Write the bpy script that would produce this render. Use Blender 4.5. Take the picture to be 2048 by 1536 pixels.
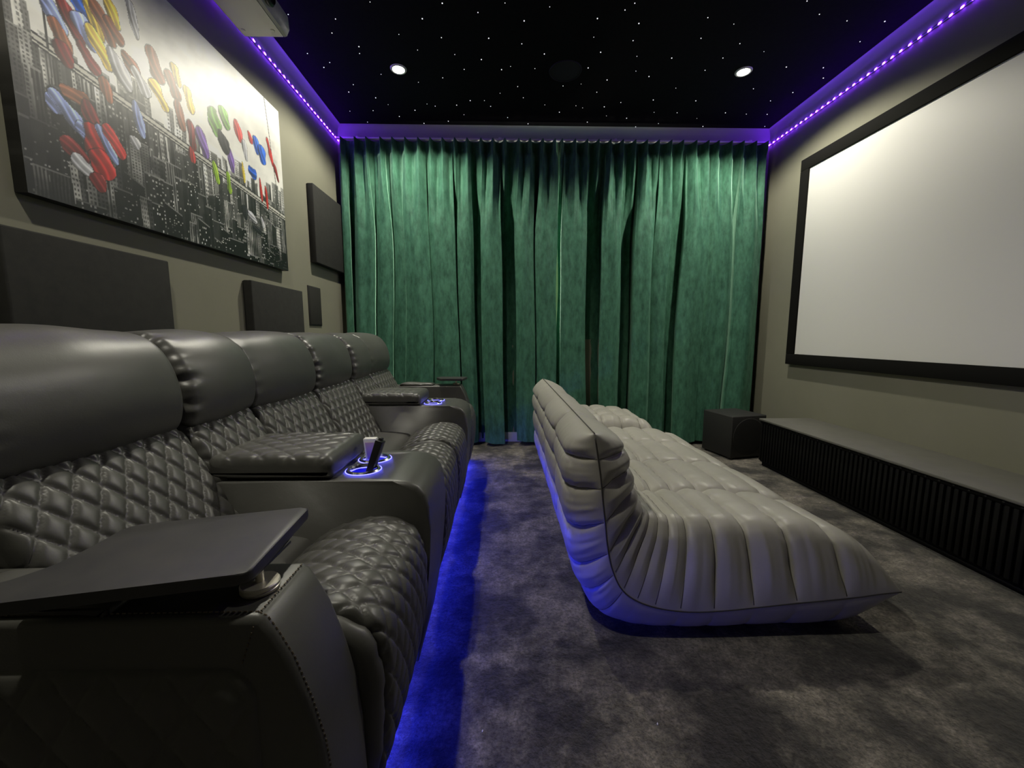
import bpy, bmesh, math, random
import numpy as np
from mathutils import Matrix, Vector

# ------------------------------------------------------------------ scene, camera, world, exposure
for o in list(bpy.data.objects):
    bpy.data.objects.remove(o, do_unlink=True)
scene = bpy.context.scene
COL = scene.collection
R = math.radians

cam_d = bpy.data.cameras.new('camera')
cam_d.sensor_width = 36.0
cam_d.lens = 800.0 / 2048.0 * 36.0
cam_d.clip_start = 0.02
cam = bpy.data.objects.new('camera', cam_d)
COL.objects.link(cam)
cam.location = (0, 0, 0.98)
cam.rotation_euler = (R(90 - 6.843), 0, R(-1.280))
scene.camera = cam

world = bpy.data.worlds.new('world')
scene.world = world
world.use_nodes = True
world.node_tree.nodes['Background'].inputs[0].default_value = (0.02, 0.022, 0.03, 1)
world.node_tree.nodes['Background'].inputs[1].default_value = 0.3

scene.view_settings.view_transform = 'Standard'
scene.view_settings.look = 'None'
scene.view_settings.exposure = 0.0
scene.view_settings.gamma = 1.0
scene.view_settings.use_curve_mapping = False

scene.cycles.adaptive_threshold = 0.02
scene.cycles.max_bounces = 5
scene.cycles.diffuse_bounces = 3
scene.cycles.glossy_bounces = 3
scene.cycles.transmission_bounces = 2
scene.cycles.caustics_reflective = False
scene.cycles.caustics_refractive = False

LAMP_COLOUR = (1.0, 0.955, 0.80)
FRONT_LAMP_W = 122.0       # the two downlights in view
REAR_LAMP_W = 80.0        # the one above the near seats
VIOLET = (0.13, 0.035, 1.0)
BLUE = (0.02, 0.03, 1.0)

rng = np.random.RandomState(7)
random.seed(7)

# ------------------------------------------------------------------ materials
MATS = {}
def mat(name, base=(0.5, 0.5, 0.5), rough=0.5, metal=0.0, spec=0.5, var=None, vscale=8.0, bump=None,
        sheen=0.0, sheen_tint=None, emit=None, estr=0.0, coat=0.0):
    """var: second colour mixed in by noise; bump: list of (scale, strength, distance)"""
    m = bpy.data.materials.new(name)
    m.use_nodes = True
    nt = m.node_tree
    b = nt.nodes['Principled BSDF']
    b.inputs['Base Color'].default_value = (*base, 1)
    b.inputs['Roughness'].default_value = rough
    b.inputs['Metallic'].default_value = metal
    b.inputs['Specular IOR Level'].default_value = spec
    if sheen:
        b.inputs['Sheen Weight'].default_value = sheen
        b.inputs['Sheen Roughness'].default_value = 0.4
        if sheen_tint: b.inputs['Sheen Tint'].default_value = (*sheen_tint, 1)
    if coat:
        b.inputs['Coat Weight'].default_value = coat
    if emit:
        b.inputs['Emission Color'].default_value = (*emit, 1)
        b.inputs['Emission Strength'].default_value = estr
    if var or bump:
        tc = nt.nodes.new('ShaderNodeTexCoord')
    if var:
        n = nt.nodes.new('ShaderNodeTexNoise')
        n.inputs['Scale'].default_value = vscale
        n.inputs['Detail'].default_value = 5
        n.inputs['Roughness'].default_value = 0.6
        nt.links.new(tc.outputs['Object'], n.inputs['Vector'])
        r = nt.nodes.new('ShaderNodeValToRGB')
        r.color_ramp.elements[0].position = 0.35
        r.color_ramp.elements[0].color = (*base, 1)
        r.color_ramp.elements[1].position = 0.65
        r.color_ramp.elements[1].color = (*var, 1)
        nt.links.new(n.outputs['Fac'], r.inputs['Fac'])
        nt.links.new(r.outputs['Color'], b.inputs['Base Color'])
    if bump:
        prev = None
        for sc, st, di in bump:
            n = nt.nodes.new('ShaderNodeTexNoise')
            n.inputs['Scale'].default_value = sc
            n.inputs['Detail'].default_value = 4
            nt.links.new(tc.outputs['Object'], n.inputs['Vector'])
            bp = nt.nodes.new('ShaderNodeBump')
            bp.inputs['Strength'].default_value = st
            bp.inputs['Distance'].default_value = di
            nt.links.new(n.outputs['Fac'], bp.inputs['Height'])
            if prev: nt.links.new(prev.outputs['Normal'], bp.inputs['Normal'])
            prev = bp
        nt.links.new(prev.outputs['Normal'], b.inputs['Normal'])
    MATS[name] = m
    return m

mat('wall_paint', (0.208, 0.204, 0.154), 0.75, spec=0.25, var=(0.222, 0.217, 0.165), vscale=3, bump=[(180, 0.08, 0.002)])
mat('cornice_paint', (0.36, 0.35, 0.36), 0.6, spec=0.3)
mat('white_paint', (0.72, 0.71, 0.68), 0.5)
mat('ceiling_felt', (0.006, 0.006, 0.007), 0.95, spec=0.08, var=(0.008, 0.008, 0.009), vscale=40)
mat('black_leather', (0.068, 0.067, 0.060), 0.41, spec=0.58, var=(0.079, 0.078, 0.070), vscale=5,
    bump=[(420, 0.10, 0.0012), (14, 0.10, 0.01)])
mat('grey_leather', (0.375, 0.362, 0.318), 0.43, spec=0.45, var=(0.425, 0.41, 0.362), vscale=4,
    bump=[(350, 0.10, 0.0012), (11, 0.16, 0.012), (45, 0.05, 0.004)])
mat('grey_leather_seam', (0.06, 0.056, 0.048), 0.55)
mat('acoustic_fabric', (0.030, 0.030, 0.028), 0.9, spec=0.2, var=(0.036, 0.036, 0.033), vscale=30, bump=[(900, 0.25, 0.001)])
mat('speaker_mesh', (0.022, 0.022, 0.027), 0.8, spec=0.2)
mat('black_velvet', (0.008, 0.008, 0.007), 0.95, spec=0.1)
mat('screen_white', (0.66, 0.655, 0.63), 0.85, spec=0.2)
mat('black_tray', (0.030, 0.030, 0.031), 0.42, spec=0.5, var=(0.042, 0.041, 0.04), vscale=16)
mat('tray_edge', (0.16, 0.16, 0.165), 0.35, metal=0.6)
mat('brushed_steel', (0.72, 0.68, 0.58), 0.42, metal=0.75)
mat('chrome', (0.75, 0.75, 0.77), 0.18, metal=1.0)
mat('console_top', (0.125, 0.122, 0.108), 0.5, spec=0.45, var=(0.145, 0.141, 0.125), vscale=10)
mat('console_black', (0.004, 0.004, 0.004), 0.7, spec=0.2)
mat('slat_black', (0.0032, 0.0032, 0.003), 0.65, spec=0.25)
mat('sub_black', (0.022, 0.022, 0.021), 0.6, spec=0.4, bump=[(500, 0.12, 0.001)])
mat('sub_grille', (0.028, 0.028, 0.025), 0.85, spec=0.2, bump=[(900, 0.3, 0.001)])
mat('projector_shell', (0.62, 0.60, 0.55), 0.5, spec=0.4)
mat('projector_front', (0.45, 0.44, 0.41), 0.35, spec=0.5)
mat('dark_plastic', (0.012, 0.012, 0.013), 0.4)
mat('remote_black', (0.010, 0.010, 0.011), 0.35)
mat('white_plastic', (0.86, 0.85, 0.82), 0.4)
mat('lilac_panel', (0.55, 0.38, 0.62), 0.3)
mat('glass_lens', (0.02, 0.02, 0.03), 0.05, coat=1.0)
mat('thread_brown', (0.11, 0.085, 0.06), 0.8)
mat('lint', (0.8, 0.78, 0.72), 0.8)
mat('downlight_trim', (0.55, 0.54, 0.5), 0.5)
mat('downlight_lens', (0.9, 0.9, 0.85), 0.3, emit=(1.0, 0.94, 0.8), estr=28.0)
mat('star_glow', (0.8, 0.8, 0.8), 0.3, emit=(0.97, 0.97, 1.0), estr=1.1)
mat('led_diode', (0.8, 0.7, 0.9), 0.3, emit=(0.17, 0.022, 1.0), estr=165.0)
mat('led_tape', (0.25, 0.22, 0.32), 0.5)
mat('led_blue', (0.3, 0.3, 0.6), 0.3, emit=BLUE, estr=135.0)
mat('ring_blue', (0.5, 0.5, 0.8), 0.3, emit=(0.10, 0.10, 1.0), estr=5.0)
mat('well_blue', (0.05, 0.05, 0.3), 0.35, emit=(0.008, 0.008, 0.6), estr=0.8)
mat('window_frame', (0.35, 0.27, 0.17), 0.5)
mat('window_pane', (0.8, 0.8, 0.8), 0.2, emit=(1.0, 0.86, 0.80), estr=12.0)

for nm in ('star_glow', 'downlight_lens'):
    MATS[nm].cycles.emission_sampling = 'NONE'

# carpet: plush pile, brushed patches
def carpet():
    m = bpy.data.materials.new('carpet')
    m.use_nodes = True
    nt = m.node_tree; b = nt.nodes['Principled BSDF']
    b.inputs['Roughness'].default_value = 0.95
    b.inputs['Specular IOR Level'].default_value = 0.1
    b.inputs['Sheen Weight'].default_value = 0.25
    b.inputs['Sheen Roughness'].default_value = 0.5
    tc = nt.nodes.new('ShaderNodeTexCoord')
    def noise(scale, det=4, ro=0.6):
        n = nt.nodes.new('ShaderNodeTexNoise'); n.inputs['Scale'].default_value = scale
        n.inputs['Detail'].default_value = det; n.inputs['Roughness'].default_value = ro
        nt.links.new(tc.outputs['Object'], n.inputs['Vector']); return n
    big, mid, fine = noise(4.2, 5, 0.62), noise(22, 4, 0.6), noise(95, 6, 0.8)
    def ramp(src, a, ca, c, cb):
        r = nt.nodes.new('ShaderNodeValToRGB')
        r.color_ramp.elements[0].position = a; r.color_ramp.elements[0].color = (*ca, 1)
        r.color_ramp.elements[1].position = c; r.color_ramp.elements[1].color = (*cb, 1)
        nt.links.new(src.outputs['Fac'], r.inputs['Fac']); return r
    r1 = ramp(big, 0.43, (0.034, 0.030, 0.025), 0.60, (0.190, 0.171, 0.142))
    r2 = ramp(mid, 0.32, (0.5, 0.5, 0.5), 0.68, (1.35, 1.35, 1.35))
    r3 = ramp(fine, 0.36, (0.30, 0.30, 0.30), 0.64, (1.75, 1.73, 1.68))
    def mul(a, c):
        x = nt.nodes.new('ShaderNodeMix'); x.data_type = 'RGBA'; x.blend_type = 'MULTIPLY'
        x.inputs['Factor'].default_value = 1
        nt.links.new(a, x.inputs[6]); nt.links.new(c, x.inputs[7]); return x.outputs[2]
    c = mul(mul(r1.outputs['Color'], r2.outputs['Color']), r3.outputs['Color'])
    nt.links.new(c, b.inputs['Base Color'])
    bp = nt.nodes.new('ShaderNodeBump'); bp.inputs['Strength'].default_value = 0.9; bp.inputs['Distance'].default_value = 0.006
    nt.links.new(fine.outputs['Fac'], bp.inputs['Height'])
    bp2 = nt.nodes.new('ShaderNodeBump'); bp2.inputs['Strength'].default_value = 0.6; bp2.inputs['Distance'].default_value = 0.02
    nt.links.new(mid.outputs['Fac'], bp2.inputs['Height']); nt.links.new(bp2.outputs['Normal'], bp.inputs['Normal'])
    nt.links.new(bp.outputs['Normal'], b.inputs['Normal'])
    MATS['carpet'] = m
carpet()

def velvet():
    m = bpy.data.materials.new('green_velvet')
    m.use_nodes = True
    nt = m.node_tree; b = nt.nodes['Principled BSDF']
    b.inputs['Roughness'].default_value = 0.7
    b.inputs['Specular IOR Level'].default_value = 0.25
    b.inputs['Sheen Weight'].default_value = 0.8
    b.inputs['Sheen Roughness'].default_value = 0.35
    b.inputs['Sheen Tint'].default_value = (0.45, 0.85, 0.62, 1)
    tc = nt.nodes.new('ShaderNodeTexCoord')
    mp = nt.nodes.new('ShaderNodeMapping'); mp.inputs['Scale'].default_value = (1, 1, 0.35)
    nt.links.new(tc.outputs['Object'], mp.inputs['Vector'])
    n = nt.nodes.new('ShaderNodeTexNoise'); n.inputs['Scale'].default_value = 28; n.inputs['Detail'].default_value = 6; n.inputs['Roughness'].default_value = 0.7
    nt.links.new(mp.outputs['Vector'], n.inputs['Vector'])
    r = nt.nodes.new('ShaderNodeValToRGB')
    r.color_ramp.elements[0].position = 0.3; r.color_ramp.elements[0].color = (0.020, 0.074, 0.046, 1)
    r.color_ramp.elements[1].position = 0.72; r.color_ramp.elements[1].color = (0.070, 0.205, 0.130, 1)
    nt.links.new(n.outputs['Fac'], r.inputs['Fac']); nt.links.new(r.outputs['Color'], b.inputs['Base Color'])
    bp = nt.nodes.new('ShaderNodeBump'); bp.inputs['Strength'].default_value = 0.35; bp.inputs['Distance'].default_value = 0.006
    nt.links.new(n.outputs['Fac'], bp.inputs['Height']); nt.links.new(bp.outputs['Normal'], b.inputs['Normal'])
    MATS['green_velvet'] = m
velvet()

def printmat():
    m = bpy.data.materials.new('canvas_print')
    m.use_nodes = True
    nt = m.node_tree; b = nt.nodes['Principled BSDF']
    a = nt.nodes.new('ShaderNodeAttribute'); a.attribute_name = 'print'
    nt.links.new(a.outputs['Color'], b.inputs['Base Color'])
    b.inputs['Roughness'].default_value = 0.46
    b.inputs['Specular IOR Level'].default_value = 0.7
    tc = nt.nodes.new('ShaderNodeTexCoord')
    n = nt.nodes.new('ShaderNodeTexNoise'); n.inputs['Scale'].default_value = 500
    nt.links.new(tc.outputs['Object'], n.inputs['Vector'])
    bp = nt.nodes.new('ShaderNodeBump'); bp.inputs['Strength'].default_value = 0.2; bp.inputs['Distance'].default_value = 0.001
    nt.links.new(n.outputs['Fac'], bp.inputs['Height']); nt.links.new(bp.outputs['Normal'], b.inputs['Normal'])
    MATS['canvas_print'] = m
printmat()

# ------------------------------------------------------------------ object helpers
def _tags(o, label=None, cat=None, group=None, kind=None):
    if label: o['label'] = label
    if cat: o['category'] = cat
    if group: o['group'] = group
    if kind: o['kind'] = kind
    return o

def thing(name, label, cat, loc, group=None):
    o = bpy.data.objects.new(name, None)
    o.empty_display_size = 0.05
    COL.objects.link(o); o.location = loc
    return _tags(o, label, cat, group)

def wloc(o):
    v = Vector(o.location)
    while o.parent:
        o = o.parent; v = v + Vector(o.location)
    return v

def link(name, me, material, parent=None, smooth=True, **kw):
    """me has world coordinates; children get an origin at their parent's place"""
    if material: me.materials.append(MATS[material])
    if smooth:
        me.polygons.foreach_set('use_smooth', [True] * len(me.polygons))
    o = bpy.data.objects.new(name, me)
    COL.objects.link(o)
    if parent is not None:
        w = wloc(parent)
        me.transform(Matrix.Translation(-w))
        o.parent = parent
    return _tags(o, **kw)

def from_bm(bm):
    bmesh.ops.recalc_face_normals(bm, faces=bm.faces)
    me = bpy.data.meshes.new('m'); bm.to_mesh(me); bm.free(); return me

def autosmooth(me, deg=35):
    bm = bmesh.new(); bm.from_mesh(me)
    for e in bm.edges:
        if len(e.link_faces) == 2 and e.calc_face_angle(0) > R(deg): e.smooth = False
    bm.to_mesh(me); bm.free(); return me

def box_bm(lo, hi, bev=0.0, seg=2, bm=None):
    b = bmesh.new()
    bmesh.ops.create_cube(b, size=1)
    for v in b.verts:
        v.co = Vector([lo[i] + (v.co[i] + 0.5) * (hi[i] - lo[i]) for i in range(3)])
    if bev: bmesh.ops.bevel(b, geom=b.edges[:], offset=bev, segments=seg, profile=0.5, affect='EDGES')
    if bm is None: return b
    t = bpy.data.meshes.new('t'); b.to_mesh(t); b.free(); bm.from_mesh(t); bpy.data.meshes.remove(t)
    return bm

def box(name, lo, hi, material, parent=None, bev=0.0, seg=2, **kw):
    return link(name, autosmooth(from_bm(box_bm(lo, hi, bev, seg))), material, parent, **kw)

def prism(name, pts, axis, a, b_, material, parent=None, bev=0.0, seg=3, **kw):
    """closed 2-D outline pts extruded along axis ('x','y','z') from a to b_"""
    bm = bmesh.new()
    def to3(p, t):
        return {'x': (t, p[0], p[1]), 'y': (p[0], t, p[1]), 'z': (p[0], p[1], t)}[axis]
    v0 = [bm.verts.new(to3(p, a)) for p in pts]
    v1 = [bm.verts.new(to3(p, b_)) for p in pts]
    bm.faces.new(v0); bm.faces.new(v1[::-1])
    n = len(pts); rim = []
    for i in range(n):
        bm.faces.new((v0[i], v1[i], v1[(i + 1) % n], v0[(i + 1) % n]))
    if bev:
        es = [e for e in bm.edges if (e.verts[0] in v0) == (e.verts[1] in v0)]
        bmesh.ops.bevel(bm, geom=es, offset=bev, segments=seg, profile=0.5, affect='EDGES')
    return link(name, autosmooth(from_bm(bm), 40), material, parent, **kw)

def lathe_bm(prof, centre, n=40, axis='z', bm=None, closed=False):
    """prof: list of (r, h); revolve about axis through centre"""
    if bm is None: bm = bmesh.new()
    rows = []
    for r, h in prof:
        row = []
        for k in range(n):
            a = 2 * math.pi * k / n
            p = (r * math.cos(a), r * math.sin(a), h)
            if axis == 'x': p = (h, r * math.cos(a), r * math.sin(a))
            if axis == 'y': p = (r * math.cos(a), h, r * math.sin(a))
            row.append(bm.verts.new(Vector(centre) + Vector(p)))
        rows.append(row)
    m = len(rows)
    for i in range(m if closed else m - 1):
        A, B = rows[i], rows[(i + 1) % m]
        for k in range(n):
            bm.faces.new((A[k], A[(k + 1) % n], B[(k + 1) % n], B[k]))
    if not closed:
        bm.faces.new(rows[0][::-1]); bm.faces.new(rows[-1])
    return bm

def lathe(name, prof, centre, material, parent=None, n=40, axis='z', closed=False, **kw):
    return link(name, autosmooth(from_bm(lathe_bm(prof, centre, n, axis, closed=closed))), material, parent, **kw)

def tube(name, pts, r, material, parent=None, n=8, **kw):
    pts = [Vector([float(c) for c in p]) for p in pts]; r = float(r)
    bm = bmesh.new(); rows = []
    for i, p in enumerate(pts):
        d = (pts[min(i + 1, len(pts) - 1)] - pts[max(i - 1, 0)]).normalized()
        u = d.cross(Vector((0, 0, 1)))
        if u.length < 1e-3: u = d.cross(Vector((1, 0, 0)))
        u.normalize(); w = d.cross(u)
        rows.append([bm.verts.new(p + r * (math.cos(2 * math.pi * k / n) * u + math.sin(2 * math.pi * k / n) * w)) for k in range(n)])
    for A, B in zip(rows, rows[1:]):
        for k in range(n): bm.faces.new((A[k], A[(k + 1) % n], B[(k + 1) % n], B[k]))
    bm.faces.new(rows[0][::-1]); bm.faces.new(rows[-1])
    return link(name, from_bm(bm), material, parent, **kw)

def grid_me(P, close_u=False, cap_v=False):
    """P[nu,nv,3] -> mesh; close_u joins the first and last row; cap_v closes the two v ends with n-gons"""
    nu, nv = P.shape[:2]
    idx = np.arange(nu * nv).reshape(nu, nv)
    A = idx if close_u else idx[:-1]
    B = np.roll(idx, -1, axis=0) if close_u else idx[1:]
    q = np.stack([A[:, :-1], B[:, :-1], B[:, 1:], A[:, 1:]], -1).reshape(-1, 4)
    faces = q.tolist()
    if cap_v:
        faces.append(idx[:, 0].tolist()); faces.append(idx[::-1, -1].tolist())
    me = bpy.data.meshes.new('m')
    me.from_pydata(P.reshape(-1, 3).tolist(), [], faces)
    bm = bmesh.new(); bm.from_mesh(me)
    bmesh.ops.recalc_face_normals(bm, faces=bm.faces)
    bm.to_mesh(me); bm.free()
    return me

def spline(pts, n, passes=2):
    """smooth resampling of a polyline at n even steps"""
    p = np.array(pts, float)
    def cr(p, m):
        out = []
        P = np.vstack([2 * p[0] - p[1], p, 2 * p[-1] - p[-2]])
        for i in range(1, len(P) - 2):
            for t in np.linspace(0, 1, m, endpoint=False):
                a, b, c, d = P[i - 1], P[i], P[i + 1], P[i + 2]
                out.append(0.5 * ((2 * b) + (-a + c) * t + (2 * a - 5 * b + 4 * c - d) * t * t + (-a + 3 * b - 3 * c + d) * t ** 3))
        out.append(p[-1]); return np.array(out)
    q = cr(p, 24)
    d = np.r_[0, np.cumsum(np.linalg.norm(np.diff(q, axis=0), axis=1))]
    s = np.linspace(0, d[-1], n)
    return np.stack([np.interp(s, d, q[:, k]) for k in range(q.shape[1])], -1), s

def smoothnoise(shape_u, shape_v, seed, fu, fv, octaves=3):
    """cheap periodic value noise from random sines; arrays u, v same shape"""
    r = np.random.RandomState(seed)
    out = np.zeros(np.broadcast(shape_u, shape_v).shape)
    amp = 1.0
    for o in range(octaves):
        for k in range(4):
            a = r.uniform(0, 2 * math.pi); w = r.uniform(0.6, 1.4)
            out += amp * np.sin((fu * math.cos(a) * shape_u + fv * math.sin(a) * shape_v) * w * (1.9 ** o) + r.uniform(0, 6.3)) / 4
        amp *= 0.5
    return out

def quilt(u, v, pw, ph, depth):
    """diamond quilting: 0 on the puff, -depth in the stitched lines"""
    a = u / pw + v / ph; b = u / pw - v / ph
    da = np.abs(a - np.round(a)); db = np.abs(b - np.round(b))
    f = lambda d: 1 - np.exp(-(d / 0.13)) * 1.0
    m = np.minimum(da, db)
    crown = (np.clip(np.sin(math.pi * da), 0, 1) * np.clip(np.sin(math.pi * db), 0, 1)) ** 0.5
    return -depth * (0.62 * np.exp(-(m / 0.075) ** 1.3) + 0.38 * (1 - crown))

def loft_y(vis, nvis, hid, y0, y1, ny, r_end, disp=None, ys=None):
    """solid of constant X-Z outline: visible smooth path vis (clockwise, outward = left of travel) closed by the points hid.
    disp(s, u) moves the visible part along its normal. Returns P[nu,ny,3]"""
    path, s = spline(vis, nvis)
    full = np.vstack([path, np.array(hid, float)]) if len(hid) else path
    t = np.roll(full, -1, 0) - np.roll(full, 1, 0)
    if len(hid):
        t[0] = path[1] - path[0]; t[nvis - 1] = path[-1] - path[-2]
    t /= np.linalg.norm(t, axis=1)[:, None] + 1e-9
    nrm = np.stack([-t[:, 1], t[:, 0]], -1)
    k = np.linspace(0, 1, ny)
    ra, rb = r_end if isinstance(r_end, tuple) else (r_end, r_end)
    ea, eb = ra / (y1 - y0), rb / (y1 - y0)
    # denser stations at the rounded ends
    yy = np.unique(np.r_[np.linspace(0, ea, 9), k[(k > ea) & (k < 1 - eb)], np.linspace(1 - eb, 1, 9)]) * (y1 - y0) + y0
    ins = lambda d, r: np.where(d < r, r * (1 - np.sqrt(np.clip(1 - (1 - d / r) ** 2, 0, 1))), 0)
    inset = ins(yy - y0, ra) + ins(y1 - yy, rb)
    nu = len(full)
    off = -np.repeat(inset[None, :], nu, 0)
    if disp is not None:
        S, U = np.meshgrid(s, yy - y0, indexing='ij')
        off[:nvis] += disp(S, U, s[-1], y1 - y0)
    P = np.zeros((nu, len(yy), 3))
    P[:, :, 0] = full[:, None, 0] + nrm[:, None, 0] * off
    P[:, :, 2] = full[:, None, 1] + nrm[:, None, 1] * off
    P[:, :, 1] = yy[None, :]
    return P

# ------------------------------------------------------------------ the room
XL, XR, YB, YF, ZC = -1.404, 2.33, 3.66, -1.3, 2.747
def quadbox(name, lo, hi, material, **kw):
    return box(name, lo, hi, material, None, smooth=False, kind='structure', **kw)
quadbox('floor', (XL - 0.1, YF - 0.1, -0.1), (XR + 0.1, YB + 0.2, 0), 'carpet')
quadbox('wall_left', (XL - 0.1, YF - 0.1, 0), (XL, YB + 0.2, ZC + 0.1), 'wall_paint')
quadbox('wall_right', (XR, YF - 0.1, 0), (XR + 0.1, YB + 0.2, ZC + 0.1), 'wall_paint')
quadbox('wall_front', (XL, YF - 0.1, 0), (XR, YF, ZC + 0.1), 'wall_paint')
ceiling = quadbox('ceiling', (XL, YF, ZC), (XR, YB + 0.2, ZC + 0.1), 'ceiling_felt')
# back wall with the window opening behind the curtains
WX0, WX1, WZ0, WZ1 = -0.35, 1.45, 0.95, 2.25
bm = bmesh.new()
for lo, hi in (((XL, YB, 0), (WX0, YB + 0.1, ZC)), ((WX1, YB, 0), (XR, YB + 0.1, ZC)),
               ((WX0, YB, 0), (WX1, YB + 0.1, WZ0)), ((WX0, YB, WZ1), (WX1, YB + 0.1, ZC))):
    box_bm(lo, hi, bm=bm)
link('wall_back', from_bm(bm), 'wall_paint', smooth=False, kind='structure')
win = thing('window_1', None, None, (0.55, YB + 0.05, WZ0)); win['kind'] = 'structure'
for lo, hi in (((WX0, YB + 0.02, WZ0), (WX0 + 0.05, YB + 0.08, WZ1)), ((WX1 - 0.05, YB + 0.02, WZ0), (WX1, YB + 0.08, WZ1)),
               ((WX0 + 0.05, YB + 0.02, WZ0), (WX1 - 0.05, YB + 0.08, WZ0 + 0.05)), ((WX0 + 0.05, YB + 0.02, WZ1 - 0.05), (WX1 - 0.05, YB + 0.08, WZ1)),
               ((0.45, YB + 0.02, WZ0 + 0.05), (0.53, YB + 0.08, WZ1 - 0.05))):
    box('window_frame', lo, hi, 'window_frame', win, smooth=False)
for a, b_ in ((WX0 + 0.05, 0.45), (0.53, WX1 - 0.05)):
    box('pane', (a, YB + 0.045, WZ0 + 0.05), (b_, YB + 0.055, WZ1 - 0.05), 'window_pane', win, smooth=False)
box('baseboard_back', (XL, YB - 0.015, 0), (XR, YB, 0.09), 'white_paint', bev=0.004, kind='structure')

# cornice: a cove between wall and ceiling on three sides
def cove(name, p0, p1, inward, h=0.105, w=0.042):
    p0, p1, inward = Vector(p0), Vector(p1), Vector(inward)
    n = 9; prof = []
    for k in range(n):
        a = k / (n - 1) * math.pi / 2
        prof.append((w * (1 - math.cos(a)) , -h * (1 - math.sin(a))))
    prof = [(0, -h - 0.008), (0.006, -h - 0.008), (0.006, -h)] + [(max(0.006, x), z) for x, z in prof[1:]] + [(0, 0)]
    bm = bmesh.new()
    r0 = [bm.verts.new(p0 + inward * x + Vector((0, 0, z))) for x, z in prof]
    r1 = [bm.verts.new(p1 + inward * x + Vector((0, 0, z))) for x, z in prof]
    m = len(prof)
    for i in range(m): bm.faces.new((r0[i], r0[(i + 1) % m], r1[(i + 1) % m], r1[i]))
    bm.faces.new(r0[::-1]); bm.faces.new(r1)
    return link(name, autosmooth(from_bm(bm), 30), 'cornice_paint', kind='structure')
cove('trim_1', (XL, YF, ZC), (XL, YB, ZC), (1, 0, 0))
cove('trim_2', (XR, YF, ZC), (XR, YB, ZC), (-1, 0, 0))
cove('trim_3', (XL, YB, ZC), (XR, YB, ZC), (0, -1, 0))

# ------------------------------------------------------------------ pixel -> place, used once for the star map of the ceiling
_yaw, _p = R(1.280), R(6.843)
_F = np.array([math.sin(_yaw) * math.cos(_p), math.cos(_yaw) * math.cos(_p), -math.sin(_p)])
_R = np.array([math.cos(_yaw), -math.sin(_yaw), 0.0]); _U = np.cross(_R, _F)
def at(px, py, ax, val):
    d = _F * 800 + _R * (px - 1024) - _U * (py - 768)
    c = np.array([0, 0, 0.98]); return c + d * (val - c[ax]) / d[ax]

STARS = []
Z = """476,15 976,32 1372,15 642,58 383,87 857,97 1198,86 1391,109 1833,112 1712,82 472,175 692,178 1181,173 1364,189
1680,178 1861,203 846,204 274,160 88,217 91,249 361,233 1973,240 1213,243 951,251 534,254 1382,262 1544,270 658,277 1782,270
1699,327 1155,316 907,319 794,309 752,324 578,323 191,346 1377,331 1438,356 478,362 365,383 1243,372 62,394 1122,391 1038,400
1563,410 1924,413 827,403 1195,429 745,434 40,428 853,455 166,455 1656,469 1458,465 2004,470 606,468 672,468 1307,477 405,484
224,487 701,495 543,489 443,494 953,488 1098,492 1129,502 1230,497 349,513 154,515 46,517 1021,522 1462,523 1569,525 1794,525
1988,532 577,534 276,542 1240,539 1891,531 1661,551 1334,550 780,547 875,576 504,564 1151,568 128,568 230,582 391,574 735,587
1376,590 1482,575 1689,588 1977,588""".split()
for q in Z:
    a, b_ = q.split(','); STARS.append((680 + float(a) / 2.327, float(b_) / 2.327))
STARS += [(576.4, 28.9), (671, 38), (663.9, 66), (614.8, 107), (659.4, 125), (647.7, 134.8), (697.5, 184), (1638.9, 28.6), (1769.6, 42.7),
          (1694, 41.7), (1720, 83.3), (1614, 2), (1646.7, 135.4), (1646.7, 156), (1585.7, 184.9), (1541, 201.6), (1572.7, 134), (740, 4), (1010, 6), (1250, 20)]
star_me = {}
for k, r in enumerate((0.0022, 0.0029, 0.0037)):
    b0 = bmesh.new(); bmesh.ops.create_icosphere(b0, subdivisions=1, radius=r)
    me = bpy.data.meshes.new('star'); b0.to_mesh(me); b0.free(); me.materials.append(MATS['star_glow']); star_me[k] = me
for i, (px, py) in enumerate(STARS):
    p = at(px, py, 2, ZC - 0.001)
    o = bpy.data.objects.new('star_light', star_me[rng.choice([0, 1, 1, 2])])
    COL.objects.link(o); o.parent = ceiling; o.location = p

# ------------------------------------------------------------------ downlights
def downlight(x, y, label, watts, visible_group='recessed ceiling downlights'):
    t = thing('downlight', label, 'downlight', (x, y, ZC), visible_group)
    lathe('trim_ring', [(0.038, -0.001), (0.040, -0.006), (0.050, -0.006), (0.054, 0.0), (0.038, 0.0)], (x, y, ZC), 'downlight_trim', t, closed=True)
    lathe('lens', [(0.0005, -0.010), (0.020, -0.009), (0.0385, -0.0045), (0.0385, 0.0)], (x, y, ZC), 'downlight_lens', t)
    l = bpy.data.lights.new('downlight_lamp', 'SPOT')
    l.energy = watts; l.color = LAMP_COLOUR; l.spot_size = R(147); l.spot_blend = 0.36; l.shadow_soft_size = 0.03
    o = bpy.data.objects.new('downlight_lamp', l); COL.objects.link(o)
    o.parent = t; o.location = (0, 0, -0.014)
downlight(-0.692, 2.914, 'glowing downlight in the star ceiling nearest the canvas picture wall', FRONT_LAMP_W)
downlight(1.623, 2.887, 'glowing downlight in the star ceiling nearest the projection screen', FRONT_LAMP_W)
downlight(-0.692, 0.62, 'downlight above the nearest black recliner, beside the canvas wall', REAR_LAMP_W)

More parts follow.
